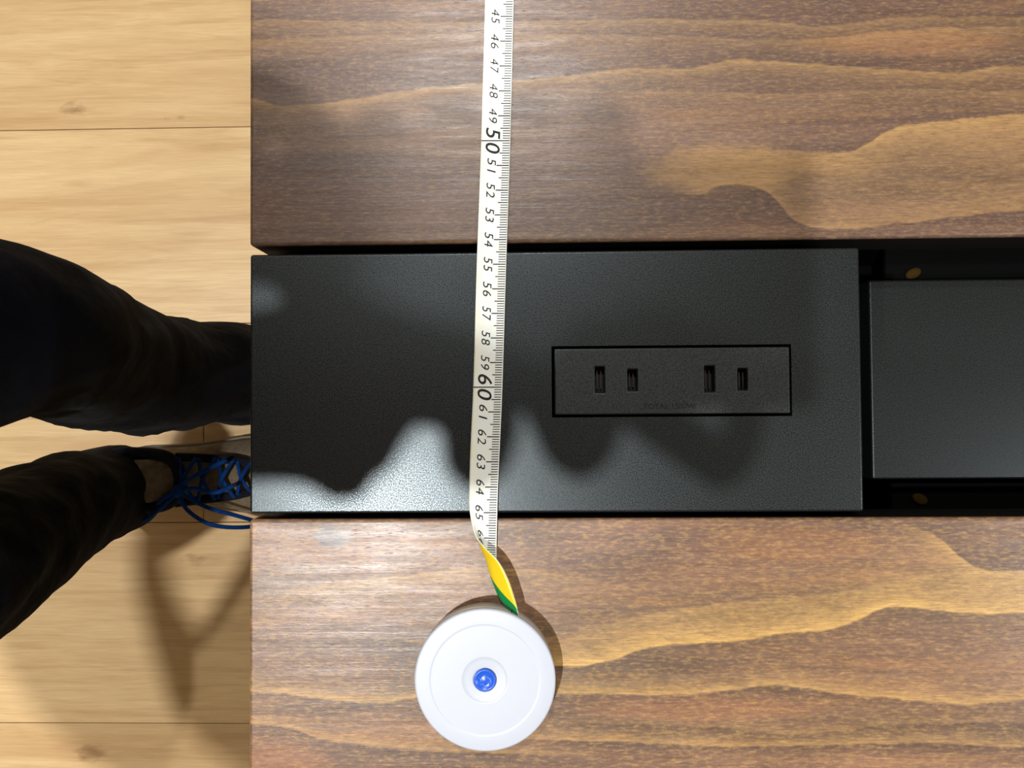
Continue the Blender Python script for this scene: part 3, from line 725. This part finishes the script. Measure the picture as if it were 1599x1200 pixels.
# shoes
def shoe(hx, cy, full=True):
    """heel at hx, centre line cy (cm, room coordinates), pointing +x"""
    e = None
    prof = [(0, 1.6, 5.5), (1.2, 2.9, 8.8), (4, 3.5, 10.2), (8, 3.6, 10.0), (11, 3.8, 8.9), (14, 4.2, 7.6), (17, 4.7, 6.5), (20, 4.9, 5.6), (23, 4.7, 4.9), (25.5, 4.0, 4.3), (27.3, 2.6, 3.6), (28, 1.0, 2.8)]
    bm = bmesh.new(); rings = []; n = 28
    for dx, w, h in prof:
        ring = []
        for k in range(n):
            a = math.pi * k / (n - 1)
            cs, sn = math.cos(a), math.sin(a)
            yy = w * math.copysign(abs(cs) ** .75, cs); zz = 1.6 + (h - 1.6) * sn ** .8
            yy *= 1 - .22 * (sn ** 2) * (1 if dx > 6 else .6)
            ring.append(bm.verts.new(v3(hx + dx, cy + yy, zz)))
        rings.append(ring)
    for a_, b_ in zip(rings, rings[1:]):
        for k in range(n - 1): bm.faces.new((a_[k], a_[k + 1], b_[k + 1], b_[k]))
        bm.faces.new((a_[0], b_[0], b_[-1], a_[-1]))
    bm.faces.new(rings[0]); bm.faces.new(rings[-1][::-1])
    sh = fin('shoe', bm, M['suede'], person, smooth=True)
    sh['label'] = 'beige shoe with blue laces'
    bm = bmesh.new(); lo, hi = [], []
    out = [(dx, w + .35) for dx, w, h in prof]
    ringp = [(hx + dx - (.4 if dx == 0 else 0), cy + w) for dx, w in out] + [(hx + 28.6, cy)] + [(hx + dx - (.4 if dx == 0 else 0), cy - w) for dx, w in out[::-1]]
    lo = [bm.verts.new(v3(x, y, .02)) for x, y in ringp]; hi = [bm.verts.new(v3(x, y, 2.0)) for x, y in ringp]
    m_ = len(lo)
    for k in range(m_): bm.faces.new((lo[k], lo[(k + 1) % m_], hi[(k + 1) % m_], hi[k]))
    bm.faces.new(lo[::-1]); bm.faces.new(hi)
    bevel(fin('sole', bm, M['sole'], sh), .002, 2)
    # padded collar round the ankle opening and dark eyelet facing
    bm = bmesh.new()
    tube(bm, catmull([v3(hx + 2.2, cy, 9.9), v3(hx + 4, cy + 3.0, 10.2), v3(hx + 8, cy + 3.3, 10.1), v3(hx + 11.2, cy + 2.6, 9.9), v3(hx + 12.4, cy, 9.9), v3(hx + 11.2, cy - 2.6, 9.9), v3(hx + 8, cy - 3.3, 10.1), v3(hx + 4, cy - 3.0, 10.2), v3(hx + 2.2, cy, 9.9)], 6), .0075, 10)
    for s in (-1, 1): tube(bm, catmull([v3(hx + 11.5, cy + s * 2.8, 9.4), v3(hx + 14, cy + s * 2.6, 8.1), v3(hx + 18, cy + s * 2.2, 6.9), v3(hx + 21, cy + s * 1.4, 6.0)], 5), .0055, 8, .6)
    fin('collar', bm, M['collar'], sh, smooth=True)
    # tongue standing up towards the ankle
    bm = bmesh.new(); V = []
    for i, (dx, w, z) in enumerate([(5.2, 2.3, 12.6), (7, 2.7, 12.0), (9.5, 2.8, 11.0), (12, 2.5, 9.9), (15, 2.2, 8.2), (19, 1.8, 6.8)]):
        V.append([bm.verts.new(v3(hx + dx, cy + w * j / 4, z - .35 * (j / 4) ** 2 * 2)) for j in range(-4, 5)])
    for a_, b_ in zip(V, V[1:]):
        for k in range(8): bm.faces.new((a_[k], a_[k + 1], b_[k + 1], b_[k]))
    o_ = fin('tongue', bm, M['suede'], sh, smooth=True); sd = o_.modifiers.new('s', 'SOLIDIFY'); sd.thickness = .004; o_.modifiers.new('u', 'SUBSURF').levels = 1
    # laces
    bm = bmesh.new()
    for i, dx in enumerate((12.2, 14.2, 16.2, 18.2, 20)):
        z = 10.4 - (dx - 12) * .50; w = 2.7 - .12 * i
        for s in (-1, 1):
            tube(bm, catmull([v3(hx + dx, cy - s * w, z - .4), v3(hx + dx + .8, cy, z + .35 + .1 * s), v3(hx + dx + 1.8, cy + s * w, z - 1.1)], 6), .0024, 8, .6)
    kx, kz = hx + 12.6, 10.9
    blob(bm, v3(kx, cy - 1.2, kz), (.008, .008, .006))
    def loop(P): tube(bm, catmull([v3(kx + a_, cy - 1.2 + b_, kz + c_) for a_, b_, c_ in P], 6), .0026, 8, .7)
    loop([(0, 0, 0), (1.2, -2.2, .2), (3.5, -4.2, -1.2), (6.5, -4.9, -3.4), (8.2, -4.6, -4.6), (6.0, -3.4, -3.0), (3.2, -2.0, -.6), (0, 0, 0)])
    loop([(0, 0, 0), (-1.6, -1.6, .1), (-4.2, -3.4, -1.2), (-6.0, -4.1, -2.6), (-4.0, -2.6, -1.2), (-1.6, -.8, .2), (0, 0, 0)])
    loop([(0, 0, 0), (1.4, 1.4, .4), (3.4, 2.6, -.4), (5.2, 3.6, -1.8)]); loop([(0, 0, 0), (2.2, .4, .5), (4.4, -.2, -.2), (6.4, .6, -1.2)])
    fin('shoelace', bm, M['lace'], sh, smooth=True)
    return sh
shoe(-55.2, -9.2); shoe(-43.5, 5.2)

# phone the person holds over the desk
ph = empty('phone', (-.065, -.017, DZ + .3110), 'dark mobile phone held flat over the desk in both hands', 'phone')
bm = bmesh.new(); box(bm, -.080, .080, -.041, .041, 0, .008); bevel(fin('phone_body', bm, M['phone'], ph), .003, 4)
bm = bmesh.new(); box(bm, -.077, .077, -.038, .038, .0081, .0085); bevel(fin('screen', bm, M['glass'], ph), .0001, 1)
bm = bmesh.new(); lathe(bm, [(.0056, 0), (.0056, -.0018), (.0068, -.0018), (.0071, 0)], 32, .065, .017); fin('camera_ring', bm, M['phone'], ph)
